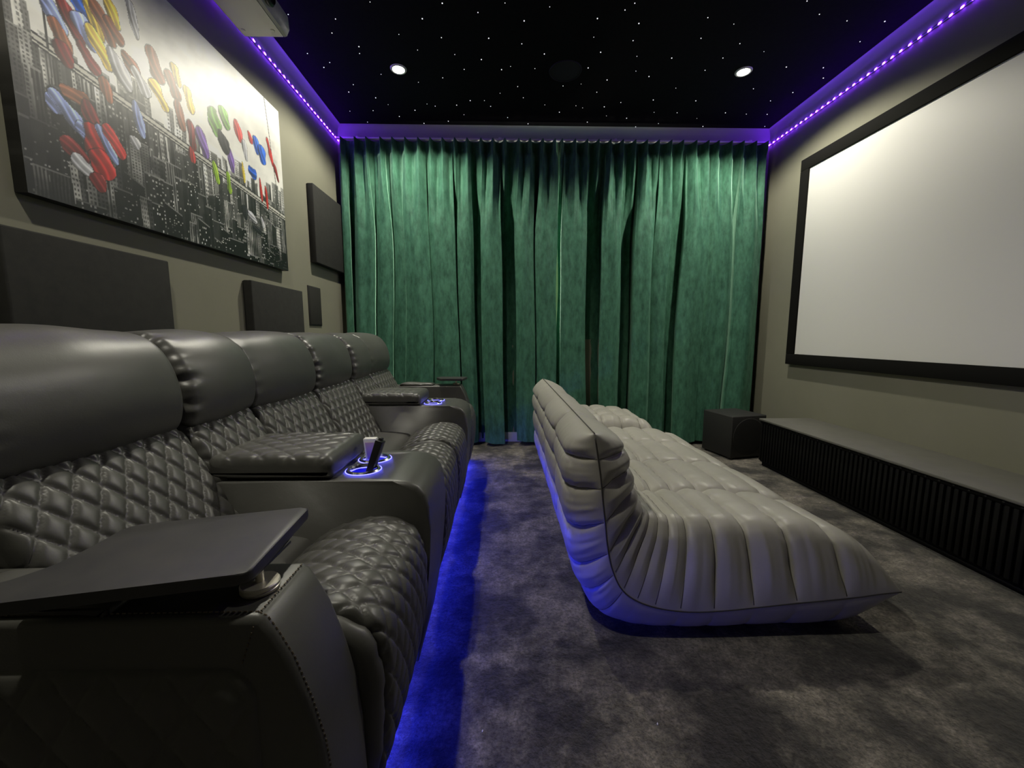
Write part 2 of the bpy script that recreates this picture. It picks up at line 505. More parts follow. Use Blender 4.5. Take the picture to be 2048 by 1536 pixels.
# round in-ceiling speaker
t = thing('ceiling_speaker', 'dark round speaker grille set in the star ceiling between the downlights', 'speaker', (0.424, 2.909, ZC))
lathe('grille', [(0.0005, -0.004), (0.095, -0.004), (0.100, -0.002), (0.100, 0)], (0.424, 2.909, ZC), 'speaker_mesh', t, n=56)
lathe('rim', [(0.100, 0), (0.100, -0.006), (0.107, -0.006), (0.110, 0)], (0.424, 2.909, ZC), 'speaker_mesh', t, n=56, closed=True)

# ------------------------------------------------------------------ violet LED strips under the cornice
def diode_mesh():
    b0 = box_bm((-0.0012, -0.0065, -0.0055), (0.0012, 0.0065, 0.0055), 0.0006, 1)
    me = from_bm(b0); me.materials.append(MATS['led_diode']); return me
DIODE = diode_mesh()
ZLED = 2.628
def led_strip(side, label, y0, y1):
    x = XL if side < 0 else XR
    sgn = -side
    t = thing('led_strip', label, 'led strip', (x, (y0 + y1) / 2, ZLED), 'violet LED strips under the cornice')
    box('tape', (min(x, x + sgn * 0.008), y0, ZLED - 0.005), (max(x, x + sgn * 0.008), y1, ZLED + 0.005), 'led_tape', t)
    n = int((y1 - y0) / 0.0525)
    for k in range(n):
        o = bpy.data.objects.new('diode', DIODE); COL.objects.link(o); o.parent = t
        o.rotation_euler = (0, -sgn * R(22), 0)
        o.location = (sgn * 0.0100, y1 - 0.012 - k * 0.0525 - (y0 + y1) / 2, 0)
led_strip(-1, 'violet led light strip along the top of the wall above the canvas', 0.9, YB)
led_strip(1, 'violet led light strip along the top of the wall above the screen', 0.9, YB)

# ------------------------------------------------------------------ projection screen
t = thing('projection_screen', 'large white projection screen with wide black frame on the wall', 'screen', (XR, 1.9, 0.756))
SY0, SY1, SZ0, SZ1, FB = 0.60, 3.195, 0.756, 2.312, 0.083
XS = XR - 0.042
for nm, lo, hi in (('frame_bar', (XS, SY0, SZ0), (XR, SY1, SZ0 + FB)), ('frame_bar', (XS, SY0, SZ1 - FB), (XR, SY1, SZ1)),
                   ('frame_bar', (XS, SY0, SZ0 + FB), (XR, SY0 + FB, SZ1 - FB)), ('frame_bar', (XS, SY1 - FB, SZ0 + FB), (XR, SY1, SZ1 - FB))):
    box(nm, lo, hi, 'black_velvet', t, bev=0.003)
box('screen_surface', (XS + 0.012, SY0 + FB - 0.005, SZ0 + FB - 0.005), (XS + 0.018, SY1 - FB + 0.005, SZ1 - FB + 0.005), 'screen_white', t, smooth=False)

# ------------------------------------------------------------------ low media console with slatted front
t = thing('media_console', 'long low black console with slatted front under the screen', 'console', (2.13, 1.6, 0))
CX0, CY0, CY1, CZ = 1.945, 0.25, 2.93, 0.362
box('top_board', (CX0 - 0.008, CY0, CZ - 0.014), (XR, CY1 + 0.004, CZ), 'console_top', t, bev=0.003)
box('carcass', (CX0 + 0.02, CY0 + 0.005, 0.03), (XR - 0.01, CY1, CZ - 0.014), 'console_black', t)
box('plinth', (CX0 + 0.03, CY0 + 0.01, 0.0), (XR - 0.02, CY1 - 0.01, 0.03), 'console_black', t)
box('vent_rail', (CX0 + 0.006, CY0 + 0.005, CZ - 0.034), (CX0 + 0.02, CY1, CZ - 0.014), 'console_black', t)
b0 = box_bm((-0.007, -0.009, 0), (0.007, 0.009, 0.285), 0.004, 2)
SL = autosmooth(from_bm(b0)); SL.materials.append(MATS['slat_black'])
SL.polygons.foreach_set('use_smooth', [True] * len(SL.polygons))
k = 0
y = CY1 - 0.012
while y > 0.9:
    o = bpy.data.objects.new('slat', SL); COL.objects.link(o); o.parent = t
    o.location = (CX0 + 0.012 - 2.13, y - 1.6, 0.042); y -= 0.029
b0 = box_bm((-0.002, -0.004, -0.003), (0.002, 0.004, 0.003), 0.001, 1)
ST = from_bm(b0); ST.materials.append(MATS['sub_black'])
y = CY1 - 0.03
while y > 1.2:
    o = bpy.data.objects.new('vent_stud', ST); COL.objects.link(o); o.parent = t
    o.location = (CX0 + 0.0045 - 2.13, y - 1.6, CZ - 0.024); y -= 0.058

# ------------------------------------------------------------------ subwoofer
sub = thing('subwoofer', 'cube shaped black subwoofer on the carpet between curtain and console', 'subwoofer', (1.795, 3.037, 0))
A = R(12.3)     # turned a little to the room
def subco(a, d, z):   # a along the front, d into depth
    return (1.795 + a * math.cos(A) - d * math.sin(A) , 3.037 + a * math.sin(A) + d * math.cos(A), z)
b0 = box_bm((0, 0, 0.015), (0.326, 0.326, 0.352), 0.008, 3)
for v in b0.verts: v.co = Vector(subco(v.co.x, v.co.y, v.co.z))
link('cabinet', autosmooth(from_bm(b0)), 'sub_black', sub)
b0 = lathe_bm([(0.0005, -0.004), (0.11, -0.005), (0.145, -0.003), (0.150, 0.002)], (0.163, 0, 0.184), 56, 'y')
for v in b0.verts: v.co = Vector(subco(v.co.x, v.co.y, v.co.z))
link('grille', autosmooth(from_bm(b0)), 'sub_grille', sub)
for a, d in ((0.03, 0.03), (0.296, 0.03), (0.03, 0.296), (0.296, 0.296)):
    p = subco(a, d, 0); lathe('foot', [(0.016, 0), (0.018, 0.004), (0.018, 0.018)], p, 'dark_plastic', sub, n=16)

# ------------------------------------------------------------------ acoustic panels and wall speaker on the left wall
def panel(y0, y1, z0, z1, label):
    t = thing('acoustic_panel', label, 'acoustic panel', (XL, (y0 + y1) / 2, z0), 'square black acoustic panels on the canvas wall')
    box('core', (XL, y0 + 0.004, z0 + 0.004), (XL + 0.02, y1 - 0.004, z1 - 0.004), 'dark_plastic', t, smooth=False)
    b0 = box_bm((XL + 0.004, y0, z0), (XL + 0.05, y1, z1), 0.006, 3)
    link('fabric_cover', autosmooth(from_bm(b0)), 'acoustic_fabric', t)
panel(1.148, 1.700, 0.73, 1.281, 'black acoustic panel behind the nearest recliner headrest')
panel(2.234, 2.790, 0.73, 1.280, 'black acoustic panel beside the small flat wall speaker')
panel(3.035, 3.545, 1.512, 2.066, 'black acoustic panel high on the wall next to the green curtain')
t = thing('wall_speaker', 'small dark upright speaker grille flush on the wall', 'speaker', (XL, 3.06, 1.055))
box('frame', (XL, 2.963, 1.056), (XL + 0.008, 3.158, 1.342), 'sub_black', t, bev=0.002)
box('grille', (XL + 0.006, 2.970, 1.064), (XL + 0.011, 3.151, 1.335), 'sub_grille', t, bev=0.002)

# ------------------------------------------------------------------ canvas picture: a generic skyline with loose strokes of colour
def canvas():
    y0, y1, z0, z1 = 1.238, 2.645, 1.390, 2.338
    t = thing('canvas_picture', 'large canvas print of a grey city skyline with bright colour strokes', 'picture', (XL, (y0 + y1) / 2, z0))
    box('stretcher', (XL, y0 + 0.002, z0 + 0.002), (XL + 0.038, y1 - 0.002, z1 - 0.002), 'black_velvet', t, smooth=False)
    W, H = 560, 378
    u = np.linspace(0, 1, W); v = np.linspace(0, 1, H)
    U, V = np.meshgrid(u, v, indexing='ij')
    asp = (y1 - y0) / (z1 - z0)
    r = np.random.RandomState(3)
    # clouded sky
    n1 = smoothnoise(U * asp, V, 11, 9, 14, 5); n2 = smoothnoise(U * asp, V, 12, 40, 60, 4)
    g = 0.60 + 0.11 * n1 + 0.06 * n2 + 0.08 * V
    g -= 0.22 * np.exp(-((U - 0.93) / 0.08) ** 2 - ((V - 0.72 + 0.3 * (U - 0.93)) / 0.14) ** 2) * (1 + n2)
    g -= 0.20 * np.exp(-((U - 0.03) / 0.05) ** 2) * np.clip(0.9 - V, 0, 1)
    img = np.stack([g, g * 0.99, g * 0.95], -1)
    # skyline: rows of towers, far (pale) to near (dark)
    for row, (base, hgt, tone, cnt) in enumerate(((0.42, 0.14, 0.26, 30), (0.34, 0.14, 0.15, 30), (0.25, 0.15, 0.08, 26), (0.14, 0.15, 0.035, 22), (0.03, 0.14, 0.012, 18))):
        x = -0.02
        while x < 1.02:
            w = r.uniform(0.45, 1.5) / cnt
            top = base + hgt * r.uniform(0.0, 1.0) + 0.06 * (1 - x) * (row < 2) - 0.03 * x
            tn = tone * r.uniform(0.2, 1.5)
            lean = r.uniform(-0.03, 0.03)
            ux = U - x - lean * (V - base)
            slope = r.choice([0, 0, 0, 0.5, -0.5]) * (r.rand() < 0.6)
            m = (ux >= 0) & (ux < w) & (V < top + slope * (ux - w / 2))
            side = 0.35 + 0.3 * r.rand()
            face = ux < w * side
            shade = np.where(face, 1.0, r.uniform(0.15, 0.4))
            px_, pz_ = r.uniform(0.006, 0.011), r.uniform(0.010, 0.019)
            fu = (ux / px_) % 1; fv = ((top - V) / pz_) % 1
            cell = np.sin(np.floor(ux / px_) * 12.9898 + np.floor((top - V) / pz_) * 78.233 + row * 3.1 + x * 17) * 43758.5453
            cell = cell - np.floor(cell)
            kind = r.rand()
            if kind < 0.34:       # pale stone front, dark windows
                val = r.uniform(0.35, 0.75) * shade
                wn = (fu > 0.3) & (fu < 0.85) & (fv > 0.25) & (fv < 0.8)
                val = np.where(wn, val * (0.08 + 0.4 * cell), val)
            elif kind < 0.5:      # ribbed front
                val = r.uniform(0.3, 0.6) * shade * np.where(fu > 0.45, 0.15, 1.0)
            else:                 # dark tower, a few lit windows
                val = tn * shade
                wn = (fu > 0.3) & (fu < 0.8) & (fv > 0.3) & (fv < 0.75) & (cell > r.uniform(0.6, 0.97))
                val = np.where(wn, 0.7, val)
            val = val * np.clip(0.75 + 0.5 * n2 + 0.25 * n1, 0.15, 1.5)
            val = np.where((V > top + slope * (ux - w / 2) - 0.006), val * 0.3 + 0.25, val)
            img[m] = (val[..., None] * np.array([1, 0.99, 0.95]))[m]
            x += w * r.uniform(0.85, 1.5)
    # street haze and soot
    soot = np.clip(smoothnoise(U * asp, V, 31, 7, 9, 4) * 0.9 + 0.15 - 1.2 * (V - 0.1), 0, 0.85)[..., None]
    img = np.where((V < 0.42)[..., None], img * (1 - soot), img)
    fog = np.clip((V - 0.36) / 0.25, 0, 1)[..., None] * 0.30
    img = img * (1 - fog) + fog * np.array([0.62, 0.61, 0.57])
    # one pale steel band slanting across
    line = 0.485 - 0.145 * U + 0.0
    d = V - line
    band = (np.abs(d) < 0.016) & (U > 0.045)
    img[band] = (0.50, 0.49, 0.45)
    for off in (-0.016, -0.004, 0.016):
        img[(np.abs(d - off) < 0.0035) & (U > 0.045)] = (0.05, 0.05, 0.05)
    img[(np.abs(U - 0.075) < 0.0025) & (V > line)] = (0.05, 0.05, 0.05)
    img[(np.abs(U - (0.955 - 0.10 * (V - 0.4))) < 0.0022) & (V > line)] = (0.05, 0.05, 0.05)
    # loose paint strokes: rounded dabs with dark rims (pixel place, half length, half width, tilt, colour)
    red, deep, blue, pale, yel, grn, pur, lime, brn, sil, dk = ((0.42, 0.03, 0.025), (0.20, 0.02, 0.02), (0.02, 0.13, 0.50), (0.28, 0.33, 0.55), (0.55, 0.42, 0.06),
        (0.16, 0.32, 0.06), (0.20, 0.12, 0.34), (0.30, 0.45, 0.04), (0.25, 0.10, 0.05), (0.40, 0.40, 0.42), (0.02, 0.02, 0.025))
    S = [(105, 25, .050, .020, -55, pale), (120, 70, .045, .017, -60, brn), (128, 108, .035, .020, -70, deep), (140, 40, .060, .018, -60, deep), (165, 12, .045, .026, -40, blue),
         (170, 62, .050, .022, -55, pale), (178, 118, .045, .018, -50, deep), (187, 35, .060, .016, -65, yel), (198, 95, .062, .020, -58, yel), (205, 45, .060, .022, -60, brn),
         (224, 25, .045, .018, -70, yel), (228, 62, .040, .020, -45, brn), (213, 180, .040, .014, -75, brn), (266, 38, .060, .014, -80, sil), (240, 140, .060, .022, -55, sil),
         (262, 130, .040, .018, -40, brn), (282, 165, .048, .020, -50, sil), (278, 240, .060, .015, -78, pale), (270, 285, .022, .016, -40, sil), (310, 130, .060, .024, -70, brn),
         (318, 190, .055, .020, -50, yel), (345, 170, .050, .022, -60, brn), (360, 230, .055, .018, -80, brn), (352, 150, .040, .016, -70, yel),
         (378, 200, .050, .018, -75, yel), (383, 270, .060, .016, -85, deep), (384, 310, .030, .014, -80, red), (405, 285, .062, .020, -70, pur), (430, 245, .060, .034, -75, grn),
         (448, 235, .050, .022, -60, grn), (432, 345, .050, .012, -75, lime), (458, 365, .050, .012, -85, lime), (462, 320, .055, .018, -80, pur), (447, 285, .050, .025, -60, dk),
         (476, 262, .050, .018, -70, red), (490, 300, .050, .014, -80, sil), (487, 345, .050, .008, -85, yel), (500, 275, .030, .012, -60, red), (512, 290, .045, .020, -80, blue),
         (524, 310, .050, .024, -75, blue), (505, 345, .036, .024, -20, blue), (540, 305, .070, .014, -70, red), (552, 345, .050, .010, -65, deep), (522, 380, .060, .009, -85, red),
         (533, 395, .060, .009, -85, red), (120, 195, .030, .020, 10, dk), (150, 190, .045, .018, 5, brn), (112, 205, .028, .020, -30, pale), (145, 235, .080, .020, -42, pale),
         (185, 240, .055, .018, -75, deep), (175, 265, .035, .020, -20, pale), (192, 295, .070, .030, -80, red), (205, 330, .045, .030, -70, red), (215, 290, .060, .014, -60, pale),
         (230, 285, .055, .017, -55, red), (150, 300, .045, .018, -25, deep), (165, 330, .035, .018, -35, sil), (198, 365, .030, .020, -70, deep),
         (505, 435, .045, .014, -25, sil), (490, 425, .035, .020, -80, dk), (515, 460, .040, .012, -10, dk), (525, 445, .030, .010, -70, sil)]
    for px, py, a, b_, tilt, col in S:
        p = at(px, py, 0, XL + 0.04)
        cu, cv = (p[1] - y0) / (z1 - z0), (p[2] - z0) / (z1 - z0)
        th = R(tilt); dx = U * asp - cu; dy = V - cv
        l = dx * math.cos(th) + dy * math.sin(th); w = -dx * math.sin(th) + dy * math.cos(th)
        a, b_ = a * 1.12, b_ * 1.45
        wob = 1 + 0.25 * np.sin(l * 47 + px) * np.sin(l * 21 + py) + 0.22 * n2
        q = (np.abs(l) / a) ** 3.0 + (np.abs(w) / (b_ * wob)) ** 2.2 + 0.25 * n2 * (np.abs(l) / a) ** 2
        core = q < 0.92
        rim = (q < 1.10) & ~core
        img[rim] = img[rim] * 0.35
        streak = 0.5 + 0.5 * np.sin(w / b_ * 7 + 2.5 * np.sin(l * 30 + px) + py)
        lightness = np.clip(0.75 + 0.55 * (w / b_) + 0.75 * streak ** 3 + 0.3 * n2, 0.25, 2.4)[..., None]
        dab = np.array(col) * lightness + np.clip(lightness - 1.5, 0, 1) * 0.12
        img[core] = dab[core]
    img[:2] = np.mean(img[2:5], axis=0)[None] * 0.6; img[:, :2] *= 0.3
    kk = np.ones(15) / 15
    for c_ in range(3): img[0, :, c_] = img[1, :, c_] = np.convolve(np.pad(img[1, :, c_], 7, 'edge'), kk, 'valid')
    img = np.clip(0.5 + (img - 0.5) * 1.12 if False else img * np.clip(0.75 + 0.9 * img, 0.75, 1.35), 0.003, 0.88)
    P = np.zeros((W, H, 3)); P[..., 0] = XL + 0.040
    P[..., 1] = y0 + U * (y1 - y0); P[..., 2] = z0 + V * (z1 - z0)
    # wrap: the outermost rows fold back over the stretcher edge
    P[0, :, 0] = P[-1, :, 0] = XL + 0.003; P[:, 0, 0] = P[:, -1, 0] = XL + 0.003
    P[0, :, 1] = y0; P[1, :, 1] = y0 + 0.0002; P[-1, :, 1] = y1; P[-2, :, 1] = y1 - 0.0002
    P[:, 0, 2] = z0; P[:, 1, 2] = z0 + 0.0002
    me = grid_me(P)
    ca = me.color_attributes.new(name='print', type='FLOAT_COLOR', domain='POINT')
    ca.data.foreach_set('color', np.concatenate([img.reshape(-1, 3), np.ones((W * H, 1))], 1).ravel())
    link('printed_canvas', me, 'canvas_print', t, smooth=False)
canvas()

# ------------------------------------------------------------------ projector
t = thing('projector', 'white projector hung below the ceiling beside the canvas wall', 'projector', (-1.17, 2.03, 2.46))
PX0, PX1, PY0, PY1, PZ0, PZ1 = -1.292, -1.090, 1.86, 2.215, 2.460, 2.565
body = [(PX0, PZ0 + 0.012), (PX0 + 0.012, PZ0), (PX1, PZ0), (PX1, PZ1), (PX0 + 0.012, PZ1), (PX0, PZ1 - 0.012)]
prism('shell', body, 'y', PY0, PY1, 'projector_shell', t, bev=0.006)
fas = [(PX1 + 0.002, PZ0 + 0.002), (PX1 + 0.016, PZ0 + 0.006), (PX1 + 0.030, PZ0 + 0.035), (PX1 + 0.026, PZ1 - 0.012), (PX1 + 0.002, PZ1 - 0.004)]
prism('front_fascia', fas, 'y', PY0 + 0.003, PY1 + 0.004, 'projector_front', t, bev=0.006)
lathe('lens_barrel', [(0.040, 0), (0.044, 0.012), (0.036, 0.022), (0.030, 0.014), (0.0005, 0.012)], (PX1 + 0.024, 2.03, 2.515), 'dark_plastic', t, axis='x')
for a, b_ in ((-1.262, 2.17), (-1.12, 2.17), (-1.262, 1.90), (-1.12, 1.90)):
    lathe('foot', [(0.010, 0), (0.010, -0.002), (0.007, -0.003)], (a, b_, PZ0), 'projector_shell', t, n=16)
box('label_plate', (-1.215, 1.93, PZ0 - 0.0012), (-1.175, 1.965, PZ0), 'led_tape', t)
lathe('mount_pole', [(0.018, 0), (0.018, ZC - PZ1)], (-1.18, 2.03, PZ1), 'white_paint', t, n=20)
lathe('mount_plate', [(0.055, -0.006), (0.055, 0.0)], (-1.18, 2.03, ZC), 'white_paint', t, n=28)

# ------------------------------------------------------------------ curtains
def curtain(name, label, bands, xa, xb, seed, npl, meet):
    """bands: (pixel start, pixel end, depth) of the folds at breast height"""
    t = thing(name, label, 'curtain', ((xa + xb) / 2, 3.565, 0), 'pair of green velvet curtains')
    nx, nz = 760, 96
    X = np.linspace(xa, xb, nx)
    ZT = 2.592
    zz = np.r_[np.linspace(0.012, 2.1, 58), np.linspace(2.1, ZT, 39)[1:]]
    x_of = lambda px: at(px, 650, 1, 3.56)[0]
    e = [(x_of(a), x_of(b_), d) for a, b_, d in bands]
    sc = (xb - xa) / (e[-1][1] - e[0][0])
    e = [(xa + (a - e[0][0]) * sc, xa + (b_ - e[0][0]) * sc, d) for a, b_, d in e]
    # folded path: every fold overhangs its neighbours a little
    px_, py_, pn_ = [], [], []
    for a, b_, d in e:
        w = b_ - a
        bulge = min(0.050, 0.36 * w); ov = min(0.016, 0.22 * w)
        tt = np.linspace(-1, 1, 15)
        c_ = (a + b_) / 2
        px_ += list(c_ + tt * (w / 2 + ov))
        pn_ += list(c_ + tt * w / 2 * 0.98)
        if d < 0.5:
            py_ += list(0.120 * d - bulge * np.sqrt(1 - 0.96 * tt ** 2) + 0.008 * np.sin(tt * 4.3 + a * 40) * (w > 0.12))
        else:
            py_ += list(0.120 * d + 0.4 * bulge * np.sqrt(1 - 0.96 * tt ** 2) + 0.005 * np.sin(tt * 5 + a * 30))
    q, _s = spline(np.stack([px_, py_, pn_], -1), nx)
    XF, low, X = q[:, 0], q[:, 1], np.maximum.accumulate(q[:, 2])
    XF = np.clip(XF, xa, xb)
    # second, softer fold pattern that takes over towards the heading
    pl = np.linspace(xa + 0.03, xb - 0.03, npl)
    pl = pl + np.random.RandomState(seed).uniform(-0.008, 0.008, npl)
    dist = np.abs(X[:, None] - pl[None, :]).min(1)
    sp = (xb - xa) / npl
    mid = 0.055 - 0.090 * np.clip(1 - dist / (sp * 0.42), 0, 1) ** 0.7
    head = 0.045 - 0.060 * np.exp(-(dist / 0.012) ** 2) - 0.016 * np.cos(dist / sp * 2 * math.pi)
    XX, ZZ = np.meshgrid(X, zz, indexing='ij')
    ss = lambda a, b_, z: np.clip((z - a) / (b_ - a), 0, 1) ** 2 * (3 - 2 * np.clip((z - a) / (b_ - a), 0, 1))
    w1 = ss(1.75, 2.44, ZZ); w2 = ss(2.44, 2.54, ZZ)
    sway = 0.018 * np.sin(ZZ * 1.3 + XX * 3 + seed) + 0.008 * np.sin(ZZ * 3.1 + XX * 7)
    L = np.repeat(low[:, None], len(zz), 1); M = np.repeat(mid[:, None], len(zz), 1); Hh = np.repeat(head[:, None], len(zz), 1)
    FX = np.repeat((XF - X)[:, None], len(zz), 1)
    edge = np.clip(np.minimum(XX - xa, xb - XX) / 0.15, 0, 1)
    D = (L * (1 - w1) + (0.72 * M + 0.28 * L) * w1) * (1 - w2) + Hh * w2
    D += 0.0035 * smoothnoise(XX, ZZ, seed, 26, 7, 4) * (1 - w2) + 0.0015 * smoothnoise(XX, ZZ, seed + 1, 90, 30, 3)
    # horizontal joint of the cloth at seat height
    D += -0.004 * np.exp(-((ZZ - 0.92) / 0.010) ** 2)
    P = np.zeros((nx, len(zz), 3))
    P[..., 0] = XX + FX * (1 - 0.85 * w1) * (1 - w2) - sway * (1 - w1) * edge
    P[..., 1] = 3.522 + D
    hem = 0.012 * (1 + np.sin(XX * 17 + seed)) + 0.010 * np.clip(np.sin(XX * 5.1 + 1.0), 0, 1)
    P[..., 2] = ZZ + hem * np.clip(1 - ZZ / 0.5, 0, 1)
    # the meeting edges lean apart a little at half height
    dm = (xb - XX) if meet > 0 else (XX - xa)
    P[..., 0] += -meet * 0.016 * np.exp(-((ZZ - 1.40) / 0.28) ** 2) * np.exp(-dm / 0.03)
    me = grid_me(P)
    o = link('cloth', me, 'green_velvet', t)
    for k, x in enumerate(pl):
        b0 = box_bm((x - 0.004, 3.556, ZT - 0.012), (x + 0.004, 3.578, ZT + 0.010), 0.002, 1)
        link('glide_hook', from_bm(b0), 'white_plastic', t)
LB = [(678, 690, .1), (690, 706, .95), (706, 736, .02), (736, 745, .7), (745, 768, .2), (768, 777, 1), (777, 801, .45), (801, 847, 0), (847, 854, 1), (854, 901, .25), (901, 913, 1), (912, 938, .25), (938, 960, .95), (960, 996, 0),
      (996, 1032, .95), (1032, 1064, .05), (1064, 1074, .8), (1074, 1111, .1)]
RB = [(1113, 1122, .6), (1122, 1167, .1), (1167, 1204, 1), (1204, 1237, 0), (1237, 1261, .6), (1261, 1270, 1), (1270, 1300, 0), (1300, 1309, .7), (1309, 1332, .15), (1332, 1362, .85), (1362, 1402, .05),
      (1402, 1409, 1), (1409, 1453, .3), (1453, 1464, 1), (1463, 1510, .05), (1510, 1517, .6)]
curtain('curtain', 'long green velvet curtain hanging beside the canvas wall', LB, -1.347, 0.468, 5, 18, 1)
curtain('curtain', 'long green velvet curtain hanging beside the screen wall', RB, 0.472, 2.240, 9, 18, -1)
t = thing('curtain_track', 'slim white curtain track above the green curtains', 'curtain track', (0.42, 3.567, 2.602))
box('rail', (-1.38, 3.555, 2.602), (2.27, 3.580, 2.616), 'white_paint', t, bev=0.003)
for x in (-1.2, -0.02, 0.95, 2.1):
    box('bracket', (x - 0.012, 3.560, 2.616), (x + 0.012, YB, 2.626), 'white_paint', t)

# ------------------------------------------------------------------ black leather recliners
SEAT_G = 'black leather home cinema recliners in one row'
BACK = [(-0.93, .765), (-0.875, .762), (-0.835, .740), (-0.805, .695), (-0.770, .63), (-0.732, .56), (-0.690, .49), (-0.652, .43)]
BACK_H = [(-0.70, .40), (-1.0, .40), (-1.0, .74)]
HEAD = [(-1.115, .90), (-1.085, .955), (-1.02, .985), (-0.945, .987), (-0.885, .965), (-0.842, .915), (-0.822, .85), (-0.820, .79), (-0.835, .748), (-0.87, .735)]
HEAD_H = [(-0.95, .735), (-1.10, .76), (-1.12, .82)]
FRONT = [(-0.510, .425), (-0.485, .452), (-0.44, .480), (-0.38, .502), (-0.32, .510), (-0.262, .500), (-0.222, .468), (-0.205, .41), (-0.203, .34), (-0.208, .27), (-0.222, .19), (-0.243, .12), (-0.258, .075)]
FRONT_H = [(-0.30, .065), (-0.36, .10), (-0.40, .30), (-0.48, .40)]

def gather(S, U, Lu, width, amp, seed, both=False):
    r = np.random.RandomState(seed)
    f = 0
    for k in range(5):
        f = f + np.sin(S * r.uniform(60, 190) + r.uniform(0, 6.3))
    env = np.exp(-(U / width) ** 2)
    if both: env = env + np.exp(-((Lu - U) / width) ** 2)
    return amp * f / 5 * env

def back_parts(t, y0, y1, seed, gath, ends=(0.030, 0.030)):
    def d_back(S, U, Ls, Lu):
        q = quilt(U - Lu / 2, S, 0.052, 0.084, 0.0095)
        fade = np.clip(S / 0.03, 0, 1)
        q = q * fade
        crown = 0.012 * np.sin(math.pi * np.clip(S / Ls, 0, 1)) * np.sin(math.pi * np.clip(U / Lu, 0, 1)) ** 0.5
        return q + crown + gather(S, U, Lu, 0.016, 0.006 if gath else 0.0025, seed)
    link('backrest', grid_me(loft_y(BACK, 96, BACK_H, y0 + .002, y1 - .002, max(60, int((y1 - y0) / 0.0042)), 0.022, d_back), True, True), 'black_leather', t)
    def d_head(S, U, Ls, Lu):
        n = 0.006 * smoothnoise(S, U, seed + 3, 9, 11, 3)
        sag = 0.010 * np.sin(math.pi * U / Lu) ** 0.6
        cr = -0.004 * np.exp(-((U - Lu * 0.35 - 0.05 * (S - 0.2)) / 0.007) ** 2)
        return n + sag + gather(S, U, Lu, 0.034, 0.016 if gath else 0.003, seed + 9)
    link('headrest', grid_me(loft_y(HEAD, 90, HEAD_H, y0 + .0005, y1 - .0005, 70, ends, d_head), True, True), 'black_leather', t)
    box('back_shell', (-1.16, y0 + 0.012, 0.10), (-0.985, y1 - 0.012, 0.86), 'black_leather', t, bev=0.02, seg=3)

def seat_parts(t, y0, y1, seed):
    # plain sitting surface
    SITV = [(-0.80, .452), (-0.74, .452), (-0.66, .450), (-0.58, .447), (-0.53, .440), (-0.508, .424)]
    def d_sit(S, U, Ls, Lu):
        return 0.012 * np.sin(math.pi * S / Ls) * np.sin(math.pi * U / Lu) ** 0.5 + 0.003 * smoothnoise(S, U, seed, 14, 9, 3)
    link('seat_cushion', grid_me(loft_y(SITV, 40, [(-0.51, .30), (-0.80, .30)], y0 + .002, y1 - .002, 50, 0.018, d_sit), True, True), 'black_leather', t)
    b = 0.038
    def d_front(S, U, Ls, Lu):
        q = quilt(U - Lu / 2, S - 0.02, 0.052, 0.084, 0.0085) * np.clip((S - 0.012) / 0.03, 0, 1)
        crown = 0.008 * np.sin(math.pi * U / Lu) ** 0.5
        return q + crown + gather(S, U, Lu, 0.010, 0.004, seed + 2, True)
    link('footrest_quilt', grid_me(loft_y(FRONT, 130, FRONT_H, y0 + b, y1 - b, int((y1 - y0 - 2 * b) / 0.0042), 0.012, d_front), True, True), 'black_leather', t)
    FB_ = [(x - 0.008, z - 0.006) for x, z in FRONT]
    def d_side(S, U, Ls, Lu):
        return 0.004 * smoothnoise(S, U, seed + 5, 22, 8, 3) + gather(S, Lu - U, Lu, 0.02, 0.005, seed + 7)
    for a, c in ((y0 + 0.003, y0 + b + 0.004), (y1 - b - 0.004, y1 - 0.003)):
        link('side_bolster', grid_me(loft_y(FB_, 60, FRONT_H, a, c, 22, 0.020, d_side), True, True), 'black_leather', t)
    box('base', (-1.10, y0 + 0.006, 0.055), (-0.40, y1 - 0.006, 0.31), 'dark_plastic', t, bev=0.006)
    for x in (-1.05, -0.46):
        for y in (y0 + 0.05, y1 - 0.05):
            lathe('foot', [(0.022, 0), (0.024, 0.01), (0.020, 0.056)], (x, y, 0), 'dark_plastic', t, n=16)

